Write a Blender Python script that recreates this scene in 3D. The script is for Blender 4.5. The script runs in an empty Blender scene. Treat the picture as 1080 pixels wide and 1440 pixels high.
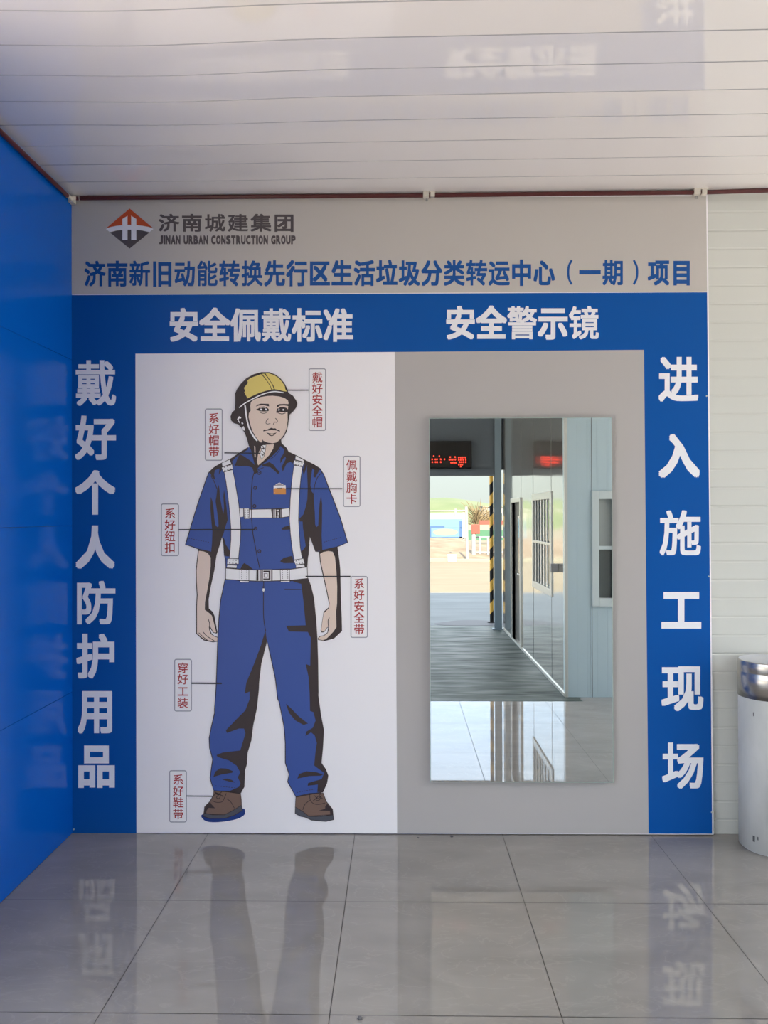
import bpy, bmesh, math, random
from mathutils import Vector, Matrix, Euler
from mathutils.geometry import tessellate_polygon

# ------------------------------------------------------------------ camera, sky, sun, exposure
S = bpy.context.scene
COL = S.collection
FOCAL = 1105.0                      # focal length in pixels of the 1080x1440 frame
CAM = Vector((0.0, -4.27, 1.73))
YAW, PITCH, ROLL = math.atan(21 / FOCAL), math.atan(5 / FOCAL), -0.003
cam_data = bpy.data.cameras.new('camera')
cam = bpy.data.objects.new('camera', cam_data)
COL.objects.link(cam)
cam_data.sensor_fit = 'VERTICAL'
cam_data.sensor_height = 36.0
cam_data.lens = FOCAL / 1440 * 36.0
cam_data.clip_start, cam_data.clip_end = 0.05, 1000
CAM_ROT = Matrix.Rotation(YAW, 3, 'Z') @ Matrix.Rotation(math.pi / 2 + PITCH, 3, 'X') @ Matrix.Rotation(ROLL, 3, 'Z')
cam.matrix_world = Matrix.Translation(CAM) @ CAM_ROT.to_4x4()
S.camera = cam

S.cycles.use_adaptive_sampling = False
S.view_settings.view_transform = 'Standard'
S.view_settings.look = 'None'
S.view_settings.exposure = 1.82
S.view_settings.gamma = 1.0
S.view_settings.use_curve_mapping = False

world = bpy.data.worlds.new('sky')
S.world = world
world.use_nodes = True
wn, wl = world.node_tree.nodes, world.node_tree.links
wn.clear()
w_out = wn.new('ShaderNodeOutputWorld')
w_bg = wn.new('ShaderNodeBackground')
w_tc = wn.new('ShaderNodeTexCoord')
w_sep = wn.new('ShaderNodeSeparateXYZ')
w_rmp = wn.new('ShaderNodeValToRGB')
el = w_rmp.color_ramp.elements
el[0].position, el[0].color = 0.0, (0.205, 0.22, 0.204, 1)
el[1].position, el[1].color = 0.9, (0.72, 0.78, 0.88, 1)
e = el.new(0.05); e.color = (0.22, 0.242, 0.228, 1)
e = el.new(0.16); e.color = (0.90, 0.90, 0.87, 1)
e = el.new(0.24); e.color = (0.50, 0.66, 0.86, 1)
e = el.new(0.45); e.color = (0.80, 0.86, 0.95, 1)
wl.new(w_tc.outputs['Generated'], w_sep.inputs[0])
wl.new(w_sep.outputs['Z'], w_rmp.inputs[0])
wl.new(w_rmp.outputs[0], w_bg.inputs['Color'])
w_bg.inputs['Strength'].default_value = 1.15
wl.new(w_bg.outputs[0], w_out.inputs[0])

sun_data = bpy.data.lights.new('sun', 'SUN')
sun_data.energy = 6.0
sun_data.color = (1.0, 0.87, 0.68)
sun_data.angle = math.radians(0.6)
sun = bpy.data.objects.new('sun', sun_data)
COL.objects.link(sun)
sun.location = (0, 6, 9)
sun.rotation_euler = Vector((-0.02, -1.0, -0.74)).to_track_quat('-Z', 'Y').to_euler()

# ------------------------------------------------------------------ calibration: photograph -> plane of the poster
def ray(px, py):
    return CAM_ROT @ Vector(((px - 540) / FOCAL, -(py - 720) / FOCAL, -1.0))

def on_wall(px, py, y=0.0):
    d = ray(px, py)
    t = (y - CAM.y) / d.y
    p = CAM + d * t
    return (p.x, p.z)

# ------------------------------------------------------------------ materials
def mat(name, color, rough=0.5, metal=0.0, spec=0.5, coat=0.0, coat_rough=0.05, emit=0.0, ior=None):
    m = bpy.data.materials.new(name)
    m.use_nodes = True
    b = m.node_tree.nodes['Principled BSDF']
    b.inputs['Base Color'].default_value = (*color, 1)
    b.inputs['Roughness'].default_value = rough
    b.inputs['Metallic'].default_value = metal
    b.inputs['Specular IOR Level'].default_value = spec
    b.inputs['Coat Weight'].default_value = coat
    b.inputs['Coat Roughness'].default_value = coat_rough
    if ior:
        b.inputs['IOR'].default_value = ior
    if emit:
        b.inputs['Emission Color'].default_value = (*color, 1)
        b.inputs['Emission Strength'].default_value = emit
    m.diffuse_color = (*color, 1)
    return m

def noise_color(m, c1, c2, scale=5.0, stretch=(1, 1, 1), detail=6, lo=0.35, hi=0.65, rough=None, bump=0.0):
    nt = m.node_tree
    N, L = nt.nodes, nt.links
    b = N['Principled BSDF']
    tc = N.new('ShaderNodeTexCoord'); mp = N.new('ShaderNodeMapping'); no = N.new('ShaderNodeTexNoise'); rp = N.new('ShaderNodeValToRGB')
    mp.inputs['Scale'].default_value = stretch
    no.inputs['Scale'].default_value = scale
    no.inputs['Detail'].default_value = detail
    rp.color_ramp.elements[0].position, rp.color_ramp.elements[0].color = lo, (*c1, 1)
    rp.color_ramp.elements[1].position, rp.color_ramp.elements[1].color = hi, (*c2, 1)
    L.new(tc.outputs['Object'], mp.inputs[0]); L.new(mp.outputs[0], no.inputs['Vector'])
    L.new(no.outputs[0], rp.inputs[0]); L.new(rp.outputs[0], b.inputs['Base Color'])
    if rough:
        mr = N.new('ShaderNodeMapRange')
        mr.inputs['To Min'].default_value, mr.inputs['To Max'].default_value = rough
        mr.inputs['From Min'].default_value, mr.inputs['From Max'].default_value = lo, hi
        L.new(no.outputs[0], mr.inputs[0]); L.new(mr.outputs[0], b.inputs['Roughness'])
    if bump:
        bp = N.new('ShaderNodeBump')
        bp.inputs['Strength'].default_value = bump
        bp.inputs['Distance'].default_value = 0.01
        L.new(no.outputs[0], bp.inputs['Height']); L.new(bp.outputs[0], b.inputs['Normal'])
    return m

def wavy(m, scale, dist, strength=1.0, stretch=(1, 1, 1)):
    """gentle unevenness of a big sheet: only the reflections wander"""
    nt = m.node_tree; N, L = nt.nodes, nt.links
    tc = N.new('ShaderNodeTexCoord'); mp = N.new('ShaderNodeMapping'); no = N.new('ShaderNodeTexNoise'); bp = N.new('ShaderNodeBump')
    mp.inputs['Scale'].default_value = stretch
    no.inputs['Scale'].default_value = scale; no.inputs['Detail'].default_value = 1
    bp.inputs['Distance'].default_value = dist; bp.inputs['Strength'].default_value = strength
    L.new(tc.outputs['Object'], mp.inputs[0]); L.new(mp.outputs[0], no.inputs['Vector'])
    L.new(no.outputs[0], bp.inputs['Height']); L.new(bp.outputs[0], N['Principled BSDF'].inputs['Normal'])
    return m

M = {}
M['ceiling'] = mat('ceiling_pvc', (0.82, 0.79, 0.785), 0.03, spec=1.0, coat=0.7, coat_rough=0.02)
M['ceiling_joint'] = mat('ceiling_joint', (0.42, 0.42, 0.44), 0.5)
M['blue_wall'] = mat('blue_cladding', (0.0005, 0.11, 0.55), 0.20, spec=0.18)
M['blue_seam'] = mat('cladding_seam', (0.004, 0.04, 0.16), 0.5)
M['white_wall'] = wavy(mat('white_sheet_metal', (0.62, 0.63, 0.60), 0.14, spec=0.8), 3.0, 0.02, 0.25)
M['steel_white'] = wavy(mat('glossy_pale_panel', (0.72, 0.71, 0.66), 0.09, metal=0.9, spec=0.8), 1.6, 0.03, 0.16)
M['pale_blue_wall'] = mat('pale_wall_panel', (0.41, 0.52, 0.565), 0.35)
M['seam_dark'] = mat('panel_seam', (0.10, 0.11, 0.11), 0.5)
M['steel_dark'] = mat('dark_painted_steel', (0.075, 0.095, 0.115), 0.4)
M['column_grey'] = mat('blue_grey_steel', (0.13, 0.18, 0.22), 0.4)
M['alu'] = mat('pale_aluminium', (0.55, 0.56, 0.53), 0.3, metal=0.4)
M['white_frame'] = mat('white_frame_plastic', (0.50, 0.57, 0.58), 0.35)
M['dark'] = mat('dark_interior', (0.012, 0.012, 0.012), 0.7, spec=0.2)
M['door'] = mat('door_grey', (0.06, 0.06, 0.055), 0.4)
M['black'] = mat('black_plastic', (0.010, 0.010, 0.011), 0.6, spec=0.25)
M['pane_reflect'] = mat('painted_pane_reflection', (0.30, 0.33, 0.33), 0.08, spec=0.8)
M['glass'] = mat('window_glass', (0.06, 0.075, 0.075), 0.03, spec=0.8)
M['mirror'] = mat('mirror_silver', (0.93, 0.95, 0.94), 0.0, metal=1.0)
M['mirror_edge'] = mat('mirror_glass_edge', (0.42, 0.50, 0.47), 0.2)
M['mirror_back'] = mat('mirror_backing', (0.30, 0.30, 0.30), 0.6)
M['pipe'] = mat('dark_red_conduit', (0.085, 0.014, 0.015), 0.3)
M['clip'] = mat('white_clip', (0.62, 0.58, 0.52), 0.45)
M['yellow'] = mat('yellow_paint', (0.62, 0.36, 0.05), 0.5)
M['led'] = mat('red_led', (1.0, 0.045, 0.02), 0.4, emit=0.9)
M['stainless'] = mat('brushed_stainless', (0.55, 0.53, 0.50), 0.27, metal=1.0)
M['lid'] = mat('pale_lid', (0.62, 0.63, 0.66), 0.35, metal=0.4)
M['bin_white'] = noise_color(mat('scuffed_white_paint', (0.7, 0.7, 0.7), 0.3), (0.58, 0.60, 0.60), (0.70, 0.71, 0.71), 7.0, (1, 1, 0.35), 5, 0.35, 0.6)
M['scuff'] = mat('dark_scuff', (0.09, 0.09, 0.10), 0.6)
# print on the poster
M['p_grey'] = mat('print_light_grey', (0.465, 0.445, 0.445), 0.42, spec=0.35)
M['p_grey_top'] = mat('print_grey', (0.55, 0.52, 0.50), 0.42, spec=0.35)
M['p_white'] = mat('print_white', (0.92, 0.90, 0.945), 0.38, spec=0.4)
M['p_blue'] = mat('print_blue', (0.001, 0.088, 0.385), 0.36, spec=0.2)
M['p_letter'] = mat('print_white_letter', (0.88, 0.88, 0.95), 0.4, spec=0.35)
M['p_title'] = mat('print_blue_letter', (0.005, 0.085, 0.34), 0.4, spec=0.35)
M['p_caption'] = mat('print_dark_grey', (0.105, 0.088, 0.095), 0.4, spec=0.35)
M['p_red'] = mat('print_red', (0.42, 0.03, 0.035), 0.4, spec=0.35)
M['p_orange'] = mat('print_vermilion', (0.60, 0.09, 0.03), 0.4, spec=0.35)
M['p_box'] = mat('print_box_white', (0.93, 0.91, 0.94), 0.4, spec=0.35)
M['p_border'] = mat('print_box_border', (0.36, 0.36, 0.42), 0.4, spec=0.35)
M['p_ink'] = mat('print_brown_ink', (0.042, 0.027, 0.03), 0.4, spec=0.35)
M['p_line'] = mat('print_black_line', (0.02, 0.02, 0.03), 0.4, spec=0.35)
M['p_work'] = mat('print_workwear_blue', (0.047, 0.096, 0.35), 0.4, spec=0.3)
M['p_strap'] = mat('print_strap_white', (0.90, 0.89, 0.92), 0.4, spec=0.35)
M['p_skin'] = mat('print_skin', (0.80, 0.645, 0.56), 0.4, spec=0.35)
M['p_yellow'] = mat('print_helmet_yellow', (0.80, 0.645, 0.19), 0.4, spec=0.35)
M['p_boot'] = mat('print_boot_brown', (0.20, 0.125, 0.10), 0.4, spec=0.35)
M['p_sole'] = mat('print_sole_grey', (0.085, 0.09, 0.115), 0.4, spec=0.35)
M['p_shadow'] = mat('print_shadow_blue', (0.01, 0.04, 0.22), 0.4, spec=0.35)
M['p_badge'] = mat('print_badge_orange', (0.70, 0.30, 0.08), 0.4, spec=0.35)
M['p_mid'] = mat('print_buckle_grey', (0.36, 0.33, 0.36), 0.4, spec=0.35)
# outdoors
M['ground'] = noise_color(mat('pale_concrete_yard', (0.5, 0.45, 0.36), 0.75), (0.11, 0.088, 0.05), (0.135, 0.112, 0.068), 0.6, (1, 2.5, 1), 6)
M['apron'] = noise_color(mat('grey_apron', (0.3, 0.3, 0.3), 0.7), (0.09, 0.105, 0.11), (0.135, 0.152, 0.158), 0.9, (0.6, 2.5, 1), 6)
M['bounce_apron'] = noise_color(mat('bounce_light_ground', (0.7, 0.7, 0.7), 0.8), (0.77, 0.71, 0.66), (0.85, 0.79, 0.735), 0.9, (1, 1, 1), 6)  # side ground made pale and warm to bounce light indoors
M['concrete'] = noise_color(mat('grey_concrete', (0.13, 0.15, 0.14), 0.4, spec=0.22), (0.018, 0.032, 0.029), (0.115, 0.135, 0.122), 3.2, (0.55, 2.6, 1), 9, 0.33, 0.70, rough=(0.6, 0.42))
M['sand'] = noise_color(mat('sandy_soil', (0.310, 0.248, 0.167), 0.9), (0.105, 0.074, 0.043), (0.167, 0.130, 0.087), 1.2, (1, 1, 1), 8, bump=0.4)
M['meadow'] = noise_color(mat('pale_meadow', (0.216, 0.259, 0.115), 0.9), (0.061, 0.090, 0.032), (0.094, 0.112, 0.054), 0.12, (1, 1, 1), 6)
M['w_paint'] = mat('darkened_white_paint', (0.211, 0.211, 0.205), 0.6)  # white darkened so sunlit far things hold at this exposure
M['cyan'] = mat('hoarding_pale_cyan', (0.068, 0.136, 0.174), 0.6)
M['hblue'] = mat('hoarding_blue', (0.019, 0.062, 0.155), 0.6)
M['hgreen'] = mat('hoarding_green', (0.025, 0.099, 0.053), 0.6)
M['hcream'] = mat('hoarding_cream', (0.149, 0.155, 0.124), 0.6)
M['hred'] = mat('sign_red', (0.167, 0.031, 0.019), 0.6)
M['twig'] = mat('dry_twigs', (0.149, 0.112, 0.062), 0.9)
M['patch_dark'] = mat('dark_patch', (0.06, 0.062, 0.07), 0.6)
M['roof'] = mat('roof_sheet', (0.35, 0.36, 0.38), 0.6)

def tile_floor_material():
    m = mat('polished_tile', (0.40, 0.385, 0.36), 0.015, spec=0.85)
    nt = m.node_tree; N, L = nt.nodes, nt.links
    b = N['Principled BSDF']
    tc = N.new('ShaderNodeTexCoord')
    mp = N.new('ShaderNodeMapping'); mp.inputs['Rotation'].default_value = (0, 0, 0.5); mp.inputs['Scale'].default_value = (1, 2.2, 1)
    n1 = N.new('ShaderNodeTexNoise'); n1.inputs['Scale'].default_value = 2.2; n1.inputs['Detail'].default_value = 7; n1.inputs['Distortion'].default_value = 0.6
    r1 = N.new('ShaderNodeValToRGB')
    r1.color_ramp.elements[0].position, r1.color_ramp.elements[0].color = 0.30, (0.25, 0.232, 0.212, 1)
    r1.color_ramp.elements[1].position, r1.color_ramp.elements[1].color = 0.70, (0.305, 0.285, 0.262, 1)
    n2 = N.new('ShaderNodeTexNoise'); n2.inputs['Scale'].default_value = 3.4; n2.inputs['Detail'].default_value = 5; n2.inputs['Distortion'].default_value = 1.2
    r2 = N.new('ShaderNodeValToRGB')
    e = r2.color_ramp.elements
    e[0].position, e[0].color = 0.485, (0, 0, 0, 1)
    e[1].position, e[1].color = 0.515, (0, 0, 0, 1)
    k = e.new(0.50); k.color = (1, 1, 1, 1)
    mx = N.new('ShaderNodeMix'); mx.data_type = 'RGBA'; mx.blend_type = 'MIX'
    mx.inputs['B'].default_value = (0.36, 0.34, 0.31, 1)
    sc = N.new('ShaderNodeMath'); sc.operation = 'MULTIPLY'; sc.inputs[1].default_value = 0.3
    L.new(tc.outputs['Object'], mp.inputs[0])
    L.new(mp.outputs[0], n1.inputs['Vector']); L.new(mp.outputs[0], n2.inputs['Vector'])
    L.new(n1.outputs[0], r1.inputs[0]); L.new(n2.outputs[0], r2.inputs[0])
    L.new(r2.outputs[0], sc.inputs[0]); L.new(sc.outputs[0], mx.inputs['Factor'])
    L.new(r1.outputs[0], mx.inputs['A']); L.new(mx.outputs['Result'], b.inputs['Base Color'])
    return m
M['tile'] = tile_floor_material()
M['grout'] = mat('tile_grout', (0.075, 0.07, 0.065), 0.7)

# ------------------------------------------------------------------ object helpers
def props(o, label=None, cat=None, group=None, kind=None):
    if label: o['label'] = label
    if cat: o['category'] = cat
    if group: o['group'] = group
    if kind: o['kind'] = kind
    return o

def thing(name, label, cat, loc=(0, 0, 0), group=None, kind=None):
    o = bpy.data.objects.new(name, None)
    o.empty_display_size = 0.1
    o.location = loc
    COL.objects.link(o)
    return props(o, label, cat, group, kind)

class MB:
    """collects shapes in world coordinates and links them as ONE mesh object"""
    def __init__(self):
        self.v, self.f, self.m, self.sm = [], [], [], []
        self.mats = []
    def mi(self, m):
        m = M[m] if isinstance(m, str) else m
        if m not in self.mats: self.mats.append(m)
        return self.mats.index(m)
    def add(self, vs, fs, m, smooth=False):
        b = len(self.v); k = self.mi(m)
        self.v += [tuple(p) for p in vs]
        for f in fs:
            self.f.append([i + b for i in f]); self.m.append(k); self.sm.append(smooth)
        return self
    def box(self, x0, x1, y0, y1, z0, z1, m):
        x0, x1 = sorted((x0, x1)); y0, y1 = sorted((y0, y1)); z0, z1 = sorted((z0, z1))
        vs = [(x, y, z) for z in (z0, z1) for y in (y0, y1) for x in (x0, x1)]
        return self.add(vs, [(0, 2, 3, 1), (4, 5, 7, 6), (0, 1, 5, 4), (2, 6, 7, 3), (0, 4, 6, 2), (1, 3, 7, 5)], m)
    def tube(self, pts, r, m, n=14, caps=True):
        pts = [Vector(p) for p in pts]; rs = r if isinstance(r, (list, tuple)) else [r] * len(pts)
        vs, fs = [], []
        for i, p in enumerate(pts):
            d = (pts[min(i + 1, len(pts) - 1)] - pts[max(i - 1, 0)]).normalized()
            a = d.orthogonal().normalized() if i == 0 else (a - d * a.dot(d)).normalized()
            c = d.cross(a)
            vs += [p + (a * math.cos(2 * math.pi * k / n) + c * math.sin(2 * math.pi * k / n)) * rs[i] for k in range(n)]
        for i in range(len(pts) - 1):
            fs += [(i * n + k, i * n + (k + 1) % n, (i + 1) * n + (k + 1) % n, (i + 1) * n + k) for k in range(n)]
        self.add(vs, fs, m, True)
        if caps:
            self.add(vs[:n], [tuple(reversed(range(n)))], m); self.add(vs[-n:], [tuple(range(n))], m)
        return self
    def lathe(self, cx, cy, prof, m, n=64):
        vs, fs = [], []
        for (r, z) in prof:
            vs += [(cx + r * math.cos(2 * math.pi * k / n), cy + r * math.sin(2 * math.pi * k / n), z) for k in range(n)]
        for i in range(len(prof) - 1):
            fs += [(i * n + k, i * n + (k + 1) % n, (i + 1) * n + (k + 1) % n, (i + 1) * n + k) for k in range(n)]
        return self.add(vs, fs, m, True)
    def disc(self, cx, cy, z, r, m, n=64):
        vs = [(cx + r * math.cos(2 * math.pi * k / n), cy + r * math.sin(2 * math.pi * k / n), z) for k in range(n)]
        return self.add(vs, [tuple(range(n))], m)
    def build(self, name, parent=None, bevel=0.0, recalc=False):
        me = bpy.data.meshes.new(name)
        me.from_pydata(self.v, [], self.f)
        for m in self.mats: me.materials.append(m)
        me.polygons.foreach_set('material_index', self.m)
        me.polygons.foreach_set('use_smooth', self.sm)
        if recalc:
            bm = bmesh.new(); bm.from_mesh(me)
            bmesh.ops.remove_doubles(bm, verts=bm.verts, dist=1e-5)
            bmesh.ops.recalc_face_normals(bm, faces=bm.faces)
            bm.to_mesh(me); bm.free()
        me.update()
        o = bpy.data.objects.new(name, me)
        COL.objects.link(o)
        if parent is not None:
            o.parent = parent
            if parent.type == 'EMPTY':
                o.matrix_parent_inverse = Matrix.Translation(-Vector(parent.location))
        if bevel:
            b = o.modifiers.new('edges', 'BEVEL'); b.width = bevel; b.segments = 2; b.limit_method = 'ANGLE'
        return o

def structure(mb, name, **k):
    return props(mb.build(name, **k), kind='structure')

# ------------------------------------------------------------------ THE SETTING
XL, XR = -1.79, 4.6             # blue wall on the left; unseen right end, opened to let daylight in
XC = 1.58                       # wall of the cabin that stands behind the photographer
D1, D2 = 3.29, 7.75             # cabin front and gateway, metres from the poster
HC = 3.48                       # ceiling height
BW = 0.03                       # back wall lies this far behind the poster face

# floor: polished tiles
fl = MB()
tile_end = 3.12
gx = [-1.045 + 0.8 * k for k in range(-1, 10)]
gy = [0.743 + 0.8 * k for k in range(0, 4)]
xs = [XL] + [g for g in gx if XL < g < XR] + [XR]
ys = [-BW] + [g for g in gy if g < D1]
G = 0.0016
def tile(x0, x1, y0, y1):
    fl.add([(x0, -y0, 0), (x1, -y0, 0), (x1, -y1, 0), (x0, -y1, 0)], [(3, 2, 1, 0)], 'tile')
for i in range(len(xs) - 1):
    for j in range(len(ys)):
        y0 = ys[j]; y1 = ys[j + 1] if j + 1 < len(ys) else None
        if y1 is None:
            y1 = tile_end if xs[i + 1] <= 1.4 else D1
        tile(xs[i] + G, xs[i + 1] - G, y0 + G, y1 - G)
fl.add([(XL, BW, -.002), (XR, BW, -.002), (XR, -D1 - .05, -.002), (XL, -D1 - .05, -.002)], [(3, 2, 1, 0)], 'grout')
structure(fl, 'floor')
co = MB()
co.box(XL - .15, XC + 0.12, -tile_end - .001, -D2 - 0.35, -0.10, 0.0005, 'concrete')
structure(co, 'floor_concrete')

# ceiling: narrow glossy planks with V joints, sagging a little towards the left
ce = MB()
NX = 48
xs = [XL + (XR - XL) * i / NX for i in range(NX + 1)]
def sag(x, d):
    return -0.016 * math.exp(-((x + 0.95) / 0.45) ** 2) * min(1, d / 1.2) + 0.004 * max(0.0, x) * min(1, d / 1.5)
skew = 0.004
prof = []
k = 0
while k * 0.1999 < D2:
    d = k * 0.1999
    prof += [(d + .0035, 0.0), (min(d + 0.1999 - .0035, D2), 0.0), (min(d + 0.1999, D2), 0.006)]
    k += 1
prof = [(0.0 - BW, 0.0)] + prof[1:]
vs, fs, fj = [], [], []
for (d, up) in prof:
    for x in xs:
        vs.append((x, -(d + skew * (x + 1) * min(1, max(0, d))), HC + up + sag(x, d)))
n = NX + 1
for i in range(len(prof) - 1):
    joint = prof[i][1] != prof[i + 1][1]
    for j in range(NX):
        (fj if joint else fs).append((i * n + j, i * n + j + 1, (i + 1) * n + j + 1, (i + 1) * n + j))
b0 = len(ce.v)
ce.add(vs, fs, 'ceiling'); ce.add(vs, fj, 'ceiling_joint')
structure(ce, 'ceiling')
rf = MB()
rf.box(XL - .6, XR + .06, BW + 0.15, -D2 - 0.15, HC + 0.06, HC + 0.55, 'roof')  # left overhang added out of view to shade the ground beside it
structure(rf, 'roof')

# left wall: blue cladding in three courses
lw = MB()
DL = 1.8  # wall cut short out of view so side daylight enters
zs = [0.0, 0.77, 1.68, 2.588, HC + 0.15]
for i in range(4):
    for (d0, d1) in ((-BW, DL),):
        lw.box(XL, XL - 0.05, -d0 - .001, -d1 + .001, zs[i] + .0012, zs[i + 1] - .0012, 'blue_wall')
lw.box(XL - 0.004, XL - 0.10, BW, -DL, 0, HC + 0.15, 'blue_seam')
structure(lw, 'wall_left')

# back wall: white sheet panels with horizontal ribs
bw = MB()
zz = [(0.0, 0.0)]
z = 0.076
ribs = [0.076 + 0.1 * i for i in range(34)]
for r in ribs:
    deep = 0.005 if abs(r - 1.776) < .01 else 0.0022
    zz += [(r - .008, 0.0), (r - .004, deep), (r + .001, deep), (r + .006, 0.0)]
zz += [(HC + .15, 0.0)]
vs, fs = [], []
for (zv, dp) in zz:
    for x in (XL - .05, XR):
        vs.append((x, BW + dp, zv))
for i in range(len(zz) - 1):
    fs.append((2 * i, 2 * i + 1, 2 * i + 3, 2 * i + 2))
bw.add(vs, fs, 'white_wall')
bw.box(XL - .05, XR, BW + .012, BW + 0.12, 0, HC + .15, 'white_wall')
structure(bw, 'wall_back')

def panels(mb, axis, c0, c1, a0, a1, z0, z1, holes, m):
    """a wall slab with rectangular openings: axis 'x' runs along X, 'y' runs along depth"""
    A = sorted({a0, a1} | {h[i] for h in holes for i in (0, 1)}); Z = sorted({z0, z1} | {h[i] for h in holes for i in (2, 3)})
    for i in range(len(A) - 1):
        for j in range(len(Z) - 1):
            am, zm = (A[i] + A[i + 1]) / 2, (Z[j] + Z[j + 1]) / 2
            if any(h[0] < am < h[1] and h[2] < zm < h[3] for h in holes): continue
            if axis == 'x': mb.box(A[i], A[i + 1], c0, c1, Z[j], Z[j + 1], m)
            else: mb.box(c0, c1, -A[i], -A[i + 1], Z[j], Z[j + 1], m)

# cabin: glossy side wall towards the driveway, pale front wall towards the poster
cw = MB()
W1 = (3.97, 5.07, 0.93, 1.93)       # barred window
DR = (6.02, 6.78, 0.02, 1.90)       # door
panels(cw, 'y', XC, XC + 0.10, D1 + .1, D2, 0, HC, [W1, DR], 'steel_white')
for d in (3.97, 5.07, 5.98, 6.82):
    for (z0, z1) in ((0, HC),):
        if d in (3.97, 5.07):
            cw.box(XC - .0015, XC, -d - .004, -d + .004, 0, W1[2] - .05, 'seam_dark'); cw.box(XC - .0015, XC, -d - .004, -d + .004, W1[3] + .05, HC, 'seam_dark')
        else:
            cw.box(XC - .0015, XC, -d - .004, -d + .004, 1.97, HC, 'seam_dark')
cw.box(XC - .012, XC, -D1 - .02, -D2, 0, 0.03, 'alu')
cw.box(XC - .006, XC + .022, -D1 + .004, -D1 - .03, 0, HC, 'alu')
structure(cw, 'wall_cabin_side')
cf = MB()
W2 = (1.84, 2.84, 0.92, 1.90)
panels(cf, 'x', -D1 - 0.10, -D1, XC, XR, 0, HC, [W2], 'pale_blue_wall')
x = 1.83
while x < XR:
    for (z0, z1) in (((0, W2[2] - .06), (W2[3] + .06, HC)) if x < 2.9 else ((0, HC),)):
        cf.box(x - .003, x + .003, -D1, -D1 + .0015, z0, z1, 'seam_dark')
        cf.box(x - .014, x - .003, -D1, -D1 + .003, z0, z1, 'pale_blue_wall')
    x += 0.95
for i in range(46):
    x = 1.60 + 0.095 * i
    if not (W2[0] - .07 < x < W2[1] + .07):
        cf.box(x - .004, x + .004, -D1, -D1 + .0012, 0, HC, 'pale_blue_wall')
    else:
        cf.box(x - .004, x + .004, -D1, -D1 + .0012, 0, W2[2] - .06, 'pale_blue_wall'); cf.box(x - .004, x + .004, -D1, -D1 + .0012, W2[3] + .06, HC, 'pale_blue_wall')
structure(cf, 'wall_cabin_front')
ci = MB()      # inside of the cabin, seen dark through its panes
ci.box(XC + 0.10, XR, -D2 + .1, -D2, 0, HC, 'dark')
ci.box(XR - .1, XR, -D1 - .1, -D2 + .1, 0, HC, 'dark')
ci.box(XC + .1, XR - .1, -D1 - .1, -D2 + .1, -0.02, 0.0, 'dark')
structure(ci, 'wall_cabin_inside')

# barred window in the side wall
def window_thing(name, label):
    return thing(name, label, 'window', kind='structure')
w = window_thing('window_1', 'barred white-framed window in the glossy side wall seen in the mirror')
d0, d1, z0, z1 = W1
f = MB()
for (a, b, c, d) in ((d0 - .045, d0 + .03, z0 - .045, z1 + .045), (d1 - .03, d1 + .045, z0 - .045, z1 + .045), (d0 + .03, d1 - .03, z0 - .045, z0 + .03), (d0 + .03, d1 - .03, z1 - .03, z1 + .045)):
    f.box(XC - .012, XC + .06, -a, -b, c, d, 'alu')
f.box(XC - .010, XC + .02, -d0, -d1, 1.41, 1.44, 'alu')
f.build('window_frame', w, bevel=.004)
f = MB(); f.box(XC + .045, XC + .055, -d0, -d1, z0, z1, 'glass'); f.build('pane', w)
for i in range(6):
    d = d0 + .03 + (d1 - d0 - .06) * (i + .5) / 6
    f = MB(); f.tube([(XC + .012, -d, z0 + .02), (XC + .012, -d, z1 - .02)], .011, 'alu', 10); f.build('window_bar', w)
# door
w = thing('door_1', 'narrow dark door in the glossy side wall seen in the mirror', 'door', kind='structure')
d0, d1, z0, z1 = DR
f = MB()
f.box(XC - .02, XC + .09, -d0 + .05, -d0, 0, z1 + .06, 'alu'); f.box(XC - .02, XC + .09, -d1, -d1 - .05, 0, z1 + .06, 'alu'); f.box(XC - .02, XC + .09, -d0, -d1, z1, z1 + .06, 'alu')
f.build('door_frame', w, bevel=.004)
f = MB(); f.box(XC + .035, XC + .075, -d0, -d1, z0, z1, 'door'); f.build('door_leaf', w)
f = MB(); f.box(XC + .030, XC + .035, -d0 - .28, -d0 - .48, .95, 1.72, 'glass'); f.build('pane', w)
f = MB(); f.tube([(XC + .035, -d0 - .1, .95), (XC - .01, -d0 - .1, .95), (XC - .01, -d0 - .22, .95)], .01, 'alu'); f.build('handle', w)
# sliding window in the front wall
w = window_thing('window_2', 'white sliding window in the pale wall seen at the mirror edge')
x0, x1, z0, z1 = W2
f = MB()
for (a, b, c, d) in ((x0 - .01, x0 + .055, z0 - .06, z1 + .06), (x1 - .055, x1 + .01, z0 - .06, z1 + .06), (x0 + .055, x1 - .055, z0 - .06, z0 + .02), (x0 + .055, x1 - .055, z1 - .02, z1 + .06)):
    f.box(a, b, -D1 - .06, -D1 + .02, c, d, 'white_frame')
f.box(x0 + .055, x1 - .055, -D1 - .03, -D1 + .005, 1.40, 1.435, 'white_frame')
f.box(x0 + .185, x0 + .215, -D1 - .03, -D1 + .012, z0 + .02, z1 - .02, 'white_frame'); f.box(x1 - .215, x1 - .185, -D1 - .03, -D1 + .012, z0 + .02, z1 - .02, 'white_frame')
f.build('window_frame', w, bevel=.004)
f = MB(); f.box(x0 + .04, x1 - .04, -D1 - .05, -D1 - .045, z0, z1, 'glass'); f.build('pane', w)
f = MB(); f.box(x0 + .06, x1 - .06, -D1 - .044, -D1 - .040, 1.43, z1 - .01, 'pane_reflect'); f.build('pane_reflection', w)  # sheet added to paint the upper pane's pale reflection

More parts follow.
